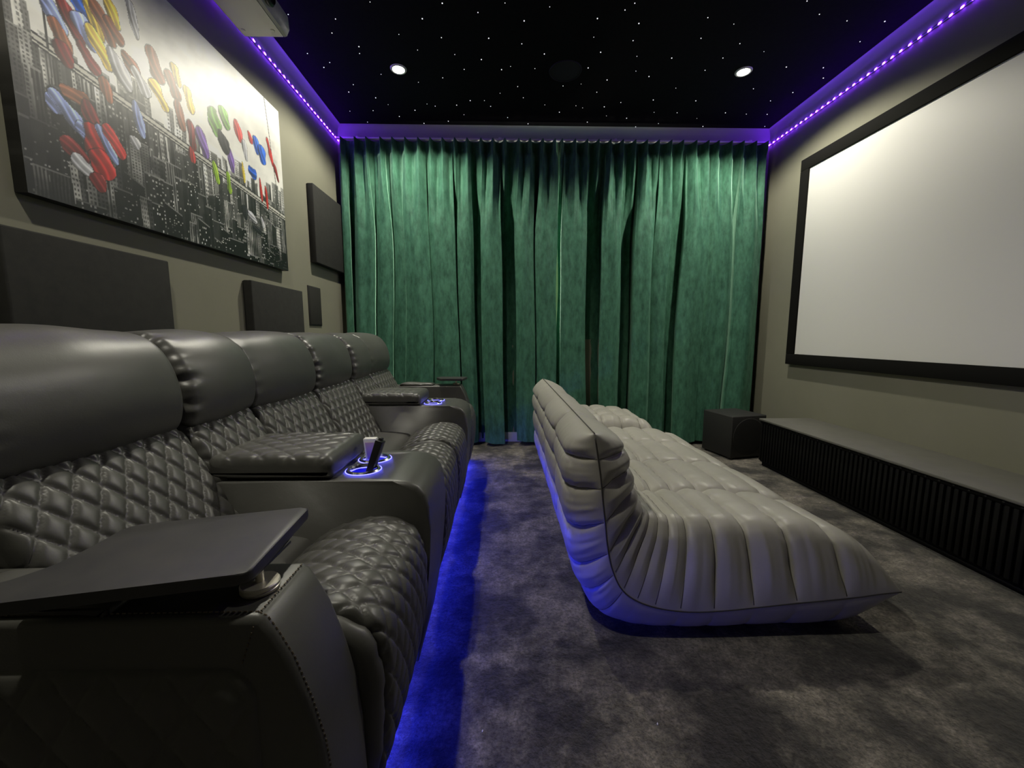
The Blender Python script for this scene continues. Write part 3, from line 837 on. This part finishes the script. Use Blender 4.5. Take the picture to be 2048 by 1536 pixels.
ARM = [(-0.96, .05), (-0.96, .612), (-0.60, .617), (-0.325, .618), (-0.313, .612), (-0.300, .590), (-0.282, .554), (-0.262, .492), (-0.247, .428), (-0.238, .344), (-0.235, .24), (-0.240, .13), (-0.250, .05)]
def arm_part(t, y0, y1, outer):
    bm = bmesh.new()
    ny = 13
    ys = np.linspace(0, 1, ny)
    n = len(ARM)
    rows = []
    for k, f in enumerate(ys):
        y = y0 + f * (y1 - y0)
        de = min(f, 1 - f) * (y1 - y0)
        r = 0.012
        ins = r * (1 - math.sqrt(max(0, 1 - (1 - min(de, r) / r) ** 2)))
        rows.append((y, ins))
    rows = [(y0 + d * r_, i_) for d, r_, i_ in ()] or rows
    r = 0.012
    st = [(y0 + r * (1 - math.cos(a)), r * (1 - math.sin(a))) for a in np.linspace(0, math.pi / 2, 6)]
    en = [(y1 - (y - y0), i_) for y, i_ in st[::-1]]
    rows = st + en
    pts = np.array(ARM); c = pts.mean(0)
    tt = np.roll(pts, -1, 0) - np.roll(pts, 1, 0); tt /= np.linalg.norm(tt, axis=1)[:, None]
    nr = np.stack([-tt[:, 1], tt[:, 0]], -1)
    V = []
    for y, ins in rows:
        q = pts - nr * ins
        V.append([bm.verts.new((q[i, 0], y, q[i, 1])) for i in range(n)])
    for A_, B_ in zip(V, V[1:]):
        for i in range(n): bm.faces.new((A_[i], A_[(i + 1) % n], B_[(i + 1) % n], B_[i]))
    bm.faces.new(V[0]); bm.faces.new(V[-1][::-1])
    link('arm', autosmooth(from_bm(bm), 50), 'black_leather', t)
    # stitched seams on the top edge, down the front edge and across the outer side
    yo = y0 if outer < 0 else y1
    s = -outer
    bm = bmesh.new()
    def dash(p, q):
        p, q = Vector(p), Vector(q); L = (q - p).length; n_ = max(2, int(L / 0.0075))
        d = (q - p).normalized()
        for k in range(n_):
            a = p + (q - p) * ((k + 0.2) / n_); b_ = p + (q - p) * ((k + 0.75) / n_)
            u = d.cross(Vector((0.3, 0.5, 1))).normalized() * 0.0008; w = d.cross(u).normalized() * 0.0008
            c8 = [bm.verts.new(e + i * u + j * w) for e in (a, b_) for i, j in ((-1, -1), (1, -1), (1, 1), (-1, 1))]
            for f in ((0, 1, 2, 3), (7, 6, 5, 4), (0, 4, 5, 1), (1, 5, 6, 2), (2, 6, 7, 3), (3, 7, 4, 0)): bm.faces.new([c8[i] for i in f])
    dash((-0.322, y0 + 0.010, .6185), (-0.322, y1 - 0.010, .6185))
    dash((-0.75, yo + s * 0.010, .6175), (-0.322, yo + s * 0.010, .6185))
    for a, b_ in zip(ARM[3:10], ARM[4:11]):
        dash((a[0] + 0.0005, yo + s * 0.010, a[1]), (b_[0] + 0.0005, yo + s * 0.010, b_[1]))
    dash((-0.325, yo - s * 0.0004, .606), (-0.345, yo - s * 0.0004, .550))
    link('stitching', from_bm(bm), 'thread_brown', t, smooth=False, label='row of brown stitches along the arm seams', kind='stuff')
    # quilted inset on the outer side
    nx_, nz_ = 150, 90
    x = np.linspace(-0.90, -0.328, nx_); z = np.linspace(0.10, 0.548, nz_)
    Xg, Zg = np.meshgrid(x, z, indexing='ij')
    rr = 0.05
    ex = np.minimum(Xg + 0.90, -0.328 - Xg); ez = np.minimum(Zg - 0.10, 0.548 - Zg)
    cx = np.clip(rr - ex, 0, None); cz = np.clip(rr - ez, 0, None)
    edge = np.where((ex < rr) & (ez < rr), rr - np.hypot(cx, cz), np.minimum(ex, ez))
    hgt = 0.012 * np.sqrt(np.clip(edge / 0.03, 0, 1)) - 0.004 * (edge <= 0)
    hgt = hgt + quilt(Xg, Zg, 0.075, 0.11, 0.006) * np.clip(edge / 0.02, 0, 1)
    P = np.stack([Xg, yo - s * hgt, Zg], -1)
    link('side_panel', grid_me(P), 'black_leather', t, label='quilted inset panel on the outer arm side')
    # padded rest on the rear of the arm
    PADV = [(-0.76, .624), (-0.74, .634), (-0.70, .638), (-0.60, .638), (-0.53, .634), (-0.512, .624)]
    link('arm_pad', grid_me(loft_y(PADV, 40, [(-0.516, .612), (-0.76, .612)], y0 + 0.006, y1 - 0.040, 26, 0.016, lambda S, U, a, b_: 0.003 * smoothnoise(S, U, 4, 20, 20, 2)), True, True), 'black_leather', t)

def recliner(y0, y1, label, seed, gath, arm=None, ends=(0.030, 0.030)):
    t = thing('recliner_seat', label, 'recliner', (-0.65, (y0 + y1) / 2, 0), SEAT_G)
    back_parts(t, y0, y1, seed, gath, ends); seat_parts(t, y0, y1, seed)
    if arm: arm_part(t, *arm)
    return t

def storage_console(y0, y1, label, seed):
    t = thing('storage_console', label, 'console', (-0.55, (y0 + y1) / 2, 0), 'padded storage consoles between the recliners')
    back_parts(t, y0, y1, seed, True, (0.030, 0.008))
    prof = [(-0.92, .05), (-0.92, .592), (-0.55, .592), (-0.30, .592), (-0.262, .588), (-0.232, .574), (-0.212, .550), (-0.203, .515), (-0.200, .45), (-0.204, .36), (-0.215, .24), (-0.228, .15), (-0.245, .05)]
    o = prism('body', prof, 'y', y0, y1, 'black_leather', t, bev=0.014, seg=4)
    yc = (y0 + y1) / 2
    cups = ((-0.407, yc - 0.053), (-0.407, yc + 0.053))
    # wells cut into the top
    for cx_, cy_ in cups:
        cut = link('cutter', from_bm(lathe_bm([(0.0415, .500), (0.0415, .640)], (cx_, cy_, 0), 40)), None)
        md = o.modifiers.new('well', 'BOOLEAN'); md.operation = 'DIFFERENCE'; md.solver = 'EXACT'; md.object = cut
        dg = bpy.context.evaluated_depsgraph_get(); dg.update()
        me2 = bpy.data.meshes.new_from_object(o.evaluated_get(dg), depsgraph=dg)
        o.modifiers.clear(); o.data = me2
        bpy.data.objects.remove(cut, do_unlink=True)
    for cx_, cy_ in cups:
        fl = lathe('cup_holder', [(0.0375, .596), (0.0390, .5985), (0.0450, .5985), (0.0485, .5945), (0.0485, .590), (0.0405, .590), (0.0405, .504), (0.0375, .504)], (cx_, cy_, 0), 'chrome', t, closed=True, label='chrome cup holder with blue lights')
        lathe('cup_floor', [(0.0385, .503), (0.0385, .510), (0.0005, .510)], (cx_, cy_, 0), 'well_blue', fl)
        lathe('cup_lining', [(0.0372, .515), (0.0374, .585), (0.0368, .585), (0.0366, .515)], (cx_, cy_, 0), 'well_blue', fl, closed=True)
        for rr, zz_, th in ((0.0497, .5935, .0013), (0.0368, .588, .0012)):
            ring = [(rr + th * math.cos(a), zz_ + th * math.sin(a)) for a in np.linspace(0, 2 * math.pi, 9)[:-1]]
            lathe('light_ring', ring, (cx_, cy_, 0), 'ring_blue', fl, closed=True, n=56)
    # quilted lid
    LV = [(-0.800, .615), (-0.796, .640), (-0.775, .656), (-0.70, .660), (-0.60, .660), (-0.50, .659), (-0.475, .652), (-0.466, .634), (-0.466, .606)]
    def d_lid(S, U, Ls, Lu):
        m = np.clip((S - 0.05) / 0.02, 0, 1) * np.clip((Ls - 0.055 - S) / 0.02, 0, 1)
        return quilt(U - Lu / 2, S, 0.062, 0.085, 0.0055) * m + 0.006 * np.sin(math.pi * U / Lu) ** 0.4 + gather(S, U, Lu, 0.02, 0.002, seed, True)
    link('lid', grid_me(loft_y(LV, 110, [(-0.470, .594), (-0.80, .594)], y0 + 0.004, y1 - 0.004, 76, 0.022, d_lid), True, True), 'black_leather', t)
    for x in (-0.85, -0.33):
        for y in (y0 + 0.04, y1 - 0.04):
            lathe('foot', [(0.022, 0), (0.024, 0.01), (0.020, 0.051)], (x, y, 0), 'dark_plastic', t, n=16)
    return t

NA0, NA1, S1, C1, S2, S3, C2, S4, FA1 = 0.487, 0.619, 1.045, 1.335, 1.772, 2.21, 2.50, 2.930, 3.053
recliner(NA1, S1, 'nearest black leather recliner, with the big swivel tray on its arm', 21, False, (NA0, NA1, -1))
recliner(C1, S2, 'black leather recliner just past the console with the remote', 33, False, None, (0.012, 0.030))
recliner(S2, S3, 'black leather recliner just before the farther cup holder console', 47, True)
recliner(C2, S4, 'farthest black leather recliner, with arm and small tray by the curtain', 59, False, (S4, FA1, 1), (0.012, 0.030))
con1 = storage_console(S1, C1, 'black leather console holding a white device and a remote in blue cup holders', 71)
con2 = storage_console(S3, C2, 'black leather console with empty blue lit cup holders near the curtain', 83)

# blue strip glowing under the row
t = thing('led_strip', 'blue led strip under the front of the black recliner row', 'led strip', (-0.30, 1.77, 0.03))
box('tape', (-0.342, NA0 + 0.02, 0.022), (-0.330, FA1, 0.032), 'led_tape', t)
box('light_bar', (-0.3315, NA0 + 0.02, 0.020), (-0.3270, FA1, 0.031), 'led_blue', t)

# ------------------------------------------------------------------ swivel trays
def rounded(pts, r, seg=5):
    out = []
    n = len(pts)
    for i in range(n):
        p, a, b_ = np.array(pts[i], float), np.array(pts[i - 1], float), np.array(pts[(i + 1) % n], float)
        da, db = (a - p), (b_ - p); la, lb = np.linalg.norm(da), np.linalg.norm(db)
        rr = min(r, la * 0.4, lb * 0.4)
        s_, e_ = p + da / la * rr, p + db / lb * rr
        for t_ in np.linspace(0, 1, seg): out.append(tuple((1 - t_) ** 2 * s_ + 2 * t_ * (1 - t_) * p + t_ ** 2 * e_))
    return out
def tray(label, outline, z, disc, z_arm):
    t = thing('swivel_tray', label, 'tray table', (disc[0], disc[1], z_arm), 'swivel trays on the recliner arms')
    o = rounded(outline, 0.016)
    prism('tray_top', o, 'z', z - 0.016, z, 'black_tray', t, bev=0.003, seg=2)
    lathe('base_disc', [(0.0005, 0), (0.0245, 0), (0.0255, 0.002), (0.0255, 0.0045), (0.0245, 0.0055), (0.0255, 0.0065), (0.0255, 0.010), (0.0242, 0.0118), (0.0005, 0.0118)], (disc[0], disc[1], z_arm), 'brushed_steel', t, n=48)
    lathe('post', [(0.0055, 0.011), (0.0055, z - 0.022 - z_arm), (0.0005, z - 0.022 - z_arm)], (disc[0], disc[1], z_arm), 'brushed_steel', t, n=20)
    box('mount_block', (disc[0] - 0.05, disc[1] - 0.016, z - 0.022), (disc[0] + 0.010, disc[1] + 0.07, z - 0.016), 'dark_plastic', t, bev=0.002)
def P2(px, py, z):
    q = at(px, py, 2, z); return (q[0], q[1])
ZT_ = 0.672
tray('large black swivel tray over the arm of the nearest recliner',
     [P2(621, 1013, ZT_), P2(258, 1051, ZT_), P2(190, 1090, ZT_), P2(110, 1130, ZT_), P2(0, 1167, ZT_), (-0.70, 0.455), (-0.70, 0.410), P2(0, 1206, ZT_), P2(497, 1146, ZT_)], ZT_, (-0.3500, 0.5450), 0.6190)
tray('small black swivel tray on the far arm by the curtain',
     [(-0.270, 3.04), (-0.475, 3.055), (-0.50, 2.985), (-0.455, 2.900), (-0.290, 2.895)], 0.672, (-0.352, 2.99), 0.6185)

# ------------------------------------------------------------------ things in the cup holders
yc1 = (S1 + C1) / 2
t = thing('handheld_device', 'small white plastic device with lilac panel standing in cup holder', 'device', (-0.405, yc1 + 0.053, 0.510))
def tapered(name, base, top, wb, wt, db, dt, material, parent, bev=0.003):
    base, top = Vector(base), Vector(top)
    d = (top - base).normalized()
    u = Vector((1, 0, 0)) - d * d.x; u.normalize(); w = d.cross(u)
    bm = bmesh.new()
    lo = [bm.verts.new(base + i * wb / 2 * u + j * db / 2 * w) for i, j in ((-1, -1), (1, -1), (1, 1), (-1, 1))]
    hi = [bm.verts.new(top + i * wt / 2 * u + j * dt / 2 * w) for i, j in ((-1, -1), (1, -1), (1, 1), (-1, 1))]
    bm.faces.new(lo[::-1]); bm.faces.new(hi)
    for i in range(4): bm.faces.new((lo[i], lo[(i + 1) % 4], hi[(i + 1) % 4], hi[i]))
    if bev: bmesh.ops.bevel(bm, geom=bm.edges[:], offset=bev, segments=2, profile=0.5, affect='EDGES')
    return link(name, autosmooth(from_bm(bm)), material, parent)
tapered('shell', (-0.414, yc1 + 0.053, 0.511), (-0.418, yc1 + 0.050, 0.662), 0.024, 0.042, 0.018, 0.024, 'white_plastic', t, 0.004)
tapered('panel', (-0.4165, yc1 + 0.0405, 0.598), (-0.4178, yc1 + 0.0375, 0.650), 0.020, 0.028, 0.002, 0.002, 'lilac_panel', t, 0.0008)
lathe('button', [(0.0005, -0.0012), (0.003, -0.001), (0.003, 0.001)], (-0.416, yc1 + 0.0405, 0.590), 'remote_black', t, n=14, axis='y')
t = thing('remote_control', 'slim black remote control leaning in the front cup holder', 'remote', (-0.42, yc1 - 0.053, 0.512))
tapered('body', (-0.412, yc1 - 0.060, 0.5135), (-0.360, yc1 - 0.036, 0.676), 0.017, 0.022, 0.034, 0.036, 'remote_black', t, 0.003)
tapered('end_cap', (-0.362, yc1 - 0.037, 0.668), (-0.3573, yc1 - 0.0348, 0.6835), 0.012, 0.010, 0.020, 0.018, 'dark_plastic', t, 0.002)

# ------------------------------------------------------------------ low grey quilted sofa and matching ottoman
def pillow_body(parent, spine, top, bot, y0, y1, s_lines, cols, end_r, tip_r, seed, ns=360, ny=230, wr=1.0, seam_r=0.0017):
    """quilted foam body: spine = the seam line of the end faces (X, z); top / bot = the two skins opposite each spine point"""
    comb, s0 = spline(np.hstack([np.array(spine, float), np.array(top, float), np.array(bot, float)]), ns)
    pts, T, B = comb[:, 0:2], comb[:, 2:4], comb[:, 4:6]
    s = np.r_[0, np.cumsum(np.linalg.norm(np.diff(pts, axis=0), axis=1))]
    S_tot = s[-1]
    def nrm(c, sgn):
        t = np.gradient(c, axis=0)
        k = np.exp(-np.linspace(-2, 2, 21) ** 2); k /= k.sum()
        t = np.stack([np.convolve(np.pad(t[:, j], 10, 'edge'), k, 'valid') for j in (0, 1)], -1)
        t /= np.linalg.norm(t, axis=1)[:, None] + 1e-9
        return sgn * np.stack([t[:, 1], -t[:, 0]], -1)
    nT, nB = nrm(T, 1), nrm(B, -1)
    sT = np.r_[0, np.cumsum(np.linalg.norm(np.diff(T, axis=0), axis=1))]
    sB = np.r_[0, np.cumsum(np.linalg.norm(np.diff(B, axis=0), axis=1))]
    rnd = lambda d, r: np.clip(1 - (1 - np.clip(d / r, 0, 1)) ** 2.3, 0, 1) ** 0.5
    endS = rnd(s, tip_r[0]) * rnd(S_tot - s, tip_r[1])
    e = end_r / (y1 - y0)
    k = np.linspace(0, 1, ny)
    c = e * (1 - np.cos(np.linspace(0, math.pi / 2, 42)))
    cl = [(v - y0) / (y1 - y0) for v in cols]
    yy = np.unique(np.r_[c, k[(k > e) & (k < 1 - e)], 1 - c, *[[v - .004, v, v + .004] for v in cl]]) * (y1 - y0) + y0
    de = np.minimum(yy - y0, y1 - yy)
    endY = rnd(de, end_r)
    body = np.clip(de / end_r, 0, 1)[None, :]
    lid = [int(np.argmin(np.hypot(pts[:, 0] - l[0], pts[:, 1] - l[1]))) for l in s_lines]
    lamp = np.array([(l[2] if len(l) > 2 else 1.0) for l in s_lines])
    II, YY = np.meshgrid(np.arange(ns), yy, indexing='ij')
    def skin(C, n, sC, side):
        SS = np.repeat(sC[:, None], len(yy), 1)
        dall = np.abs(SS[..., None] - sC[lid]); j = dall.argmin(-1)
        ds = dall.min(-1); la = lamp[j]
        dy = np.abs(YY[..., None] - np.array(cols)).min(-1)
        r_ = la * (-0.012 * np.exp(-(ds / 0.008)) - 0.012 * np.exp(-(ds / 0.035)))
        r_ += -0.011 * np.exp(-(dy / 0.008)) - 0.012 * np.exp(-(dy / 0.045))
        r_ += -0.012 * np.exp(-(dy / 0.03) ** 2 - (ds / 0.03) ** 2)
        r_ += wr * 0.0045 * np.exp(-ds / 0.03) * smoothnoise(SS, YY, seed + side, 10, 80, 3)
        r_ += wr * 0.0030 * np.exp(-dy / 0.05) * smoothnoise(SS, YY, seed + 5 + side, 70, 10, 3)
        r_ += wr * 0.0050 * (1 - body) * smoothnoise(SS, YY, seed + 8 + side, 70, 16, 3)
        r_ += 0.004 * smoothnoise(SS, YY, seed + 2, 9, 8, 2)
        if side: r_ = r_ * np.clip(C[:, 1] / 0.12, 0.15, 1)[:, None]
        f = endS[:, None] * endY[None, :]
        d = C - pts
        P = np.zeros(YY.shape + (3,))
        P[..., 0] = pts[:, None, 0] + d[:, None, 0] * f + n[:, None, 0] * r_ * np.clip(f * 1.6, 0, 1)
        P[..., 2] = pts[:, None, 1] + d[:, None, 1] * f + n[:, None, 1] * r_ * np.clip(f * 1.6, 0, 1)
        P[..., 1] = YY - np.sign(YY - (y0 + y1) / 2) * (-r_) * np.clip(1 - body, 0, 1) * np.clip(f * 2, 0, 1)
        return P
    PT, PB = skin(T, nT, sT, 0), skin(B, nB, sB, 1)
    PB[..., 2] = np.maximum(PB[..., 2], 0.002); PT[..., 2] = np.maximum(PT[..., 2], 0.004)
    link('upholstery', grid_me(np.concatenate([PT, PB[::-1][1:-1]], 0), close_u=True), 'grey_leather', parent)
    # stitched lines lying in the folds
    def lift(P, i):  return P[i]
    for a, l in zip(lid, lamp):
        for P, n in ((PT, nT), (PB, nB)):
            if P is PB and pts[a, 1] < 0.17 and pts[a, 0] > 0.4: continue
            tube('fold_seam', [tuple(q) for q in P[a][1:-1:2]], seam_r * (0.6 + 0.4 * l), 'grey_leather_seam', parent, n=5)
    for v in cols:
        jy = int(np.argmin(np.abs(yy - v)))
        tube('fold_seam', [tuple(q) for q in PT[2:-2:3, jy]], seam_r, 'grey_leather_seam', parent, n=5)
        hi = np.where(PB[:, jy, 2] > 0.02)[0]; hi = hi[pts[hi, 0] < 0.5]
        if len(hi) > 8: tube('fold_seam', [tuple(q) for q in PB[hi[0]:hi[-1] - 1:3, jy]], seam_r, 'grey_leather_seam', parent, n=5)
    for y in (y0 + 0.0008, y1 - 0.0008):
        tube('end_seam', [(p[0], y, p[1]) for p in pts[::4]], 0.0026, 'grey_leather_seam', parent, n=6)
    tube('top_seam', [(pts[-1][0], y, pts[-1][1] + 0.0005) for y in np.linspace(y0, y1, 60)], 0.0022, 'grey_leather_seam', parent, n=6)

SPINE = [(1.275, .165), (1.20, .158), (1.14, .150), (1.04, .140), (.92, .130), (.80, .118), (.68, .108), (.58, .108), (.49, .122), (.42, .148), (.37, .190), (.338, .26), (.322, .335), (.313, .41), (.304, .48), (.296, .55), (.285, .62), (.273, .690)]
TOP = [(1.26, .285), (1.19, .305), (1.13, .332), (1.03, .360), (.915, .372), (.80, .378), (.70, .381), (.62, .381), (.56, .382), (.52, .389), (.49, .403), (.470, .425), (.457, .455), (.447, .492), (.437, .533), (.425, .577), (.405, .630), (.375, .680)]
BOT = [(1.25, .07), (1.18, .03), (1.12, .008), (1.02, .0), (.91, .0), (.80, .0), (.68, .0), (.57, .0), (.47, .004), (.385, .02), (.305, .06), (.245, .16), (.213, .26), (.200, .36), (.193, .45), (.188, .53), (.187, .61), (.195, .675)]
SO0, SO1 = 1.165, 2.735
cols = [SO0 + (SO1 - SO0) * f for f in (0.25, 0.5, 0.75)]
sl = [(1.10, .145), (.94, .132), (.80, .118), (.67, .107), (.56, .111, .8), (.48, .125, .5), (.42, .148, .45), (.375, .183, .45), (.345, .24, .5), (.326, .31, .8), (.313, .41), (.300, .52), (.287, .61)]
sofa = thing('low_sofa', 'low grey quilted leather floor sofa with pinched corners', 'sofa', (0.75, (SO0 + SO1) / 2, 0))
pillow_body(sofa, SPINE, TOP, BOT, SO0, SO1, sl, cols, 0.13, (0.12, 0.075), 17)

OX = [1.13, 1.05, .95, .85, .75, .65, .55, .45, .37, .30]
OSP = [(x, .185) for x in OX]
OTP = list(zip(OX, (.345, .375, .395, .405, .41, .41, .405, .40, .385, .355)))
OBT = list(zip(OX, (.02, .004, 0, 0, 0, 0, 0, 0, .004, .02)))
ott = thing('ottoman', 'grey quilted leather ottoman between the sofa end and green curtain', 'ottoman', (0.72, 3.1, 0))
pillow_body(ott, OSP, OTP, OBT, 2.775, 3.40, [(1.0, .185), (.86, .185), (.72, .185), (.58, .185), (.44, .185)], [2.98, 3.19], 0.12, (0.12, 0.12), 29, ns=200, ny=130, wr=1.4)

# ------------------------------------------------------------------ specks of lint on the carpet
for (px, py), lb in (((965, 1460), 'tiny white lint speck on carpet near the recliners'), ((1315, 1446), 'tiny white lint speck on carpet in front of the sofa end')):
    p = at(px, py, 2, 0.004)
    b0 = bmesh.new(); bmesh.ops.create_icosphere(b0, subdivisions=2, radius=0.0019)
    for v in b0.verts: v.co = Vector((v.co.x * 1.0 + p[0], v.co.y * 1.5 + p[1], v.co.z * 0.7 + 0.0018 + 0.0015 * math.sin(v.co.x * 2000)))
    link('lint_speck', from_bm(b0), 'lint', label=lb, cat='lint', group='lint specks on the carpet')
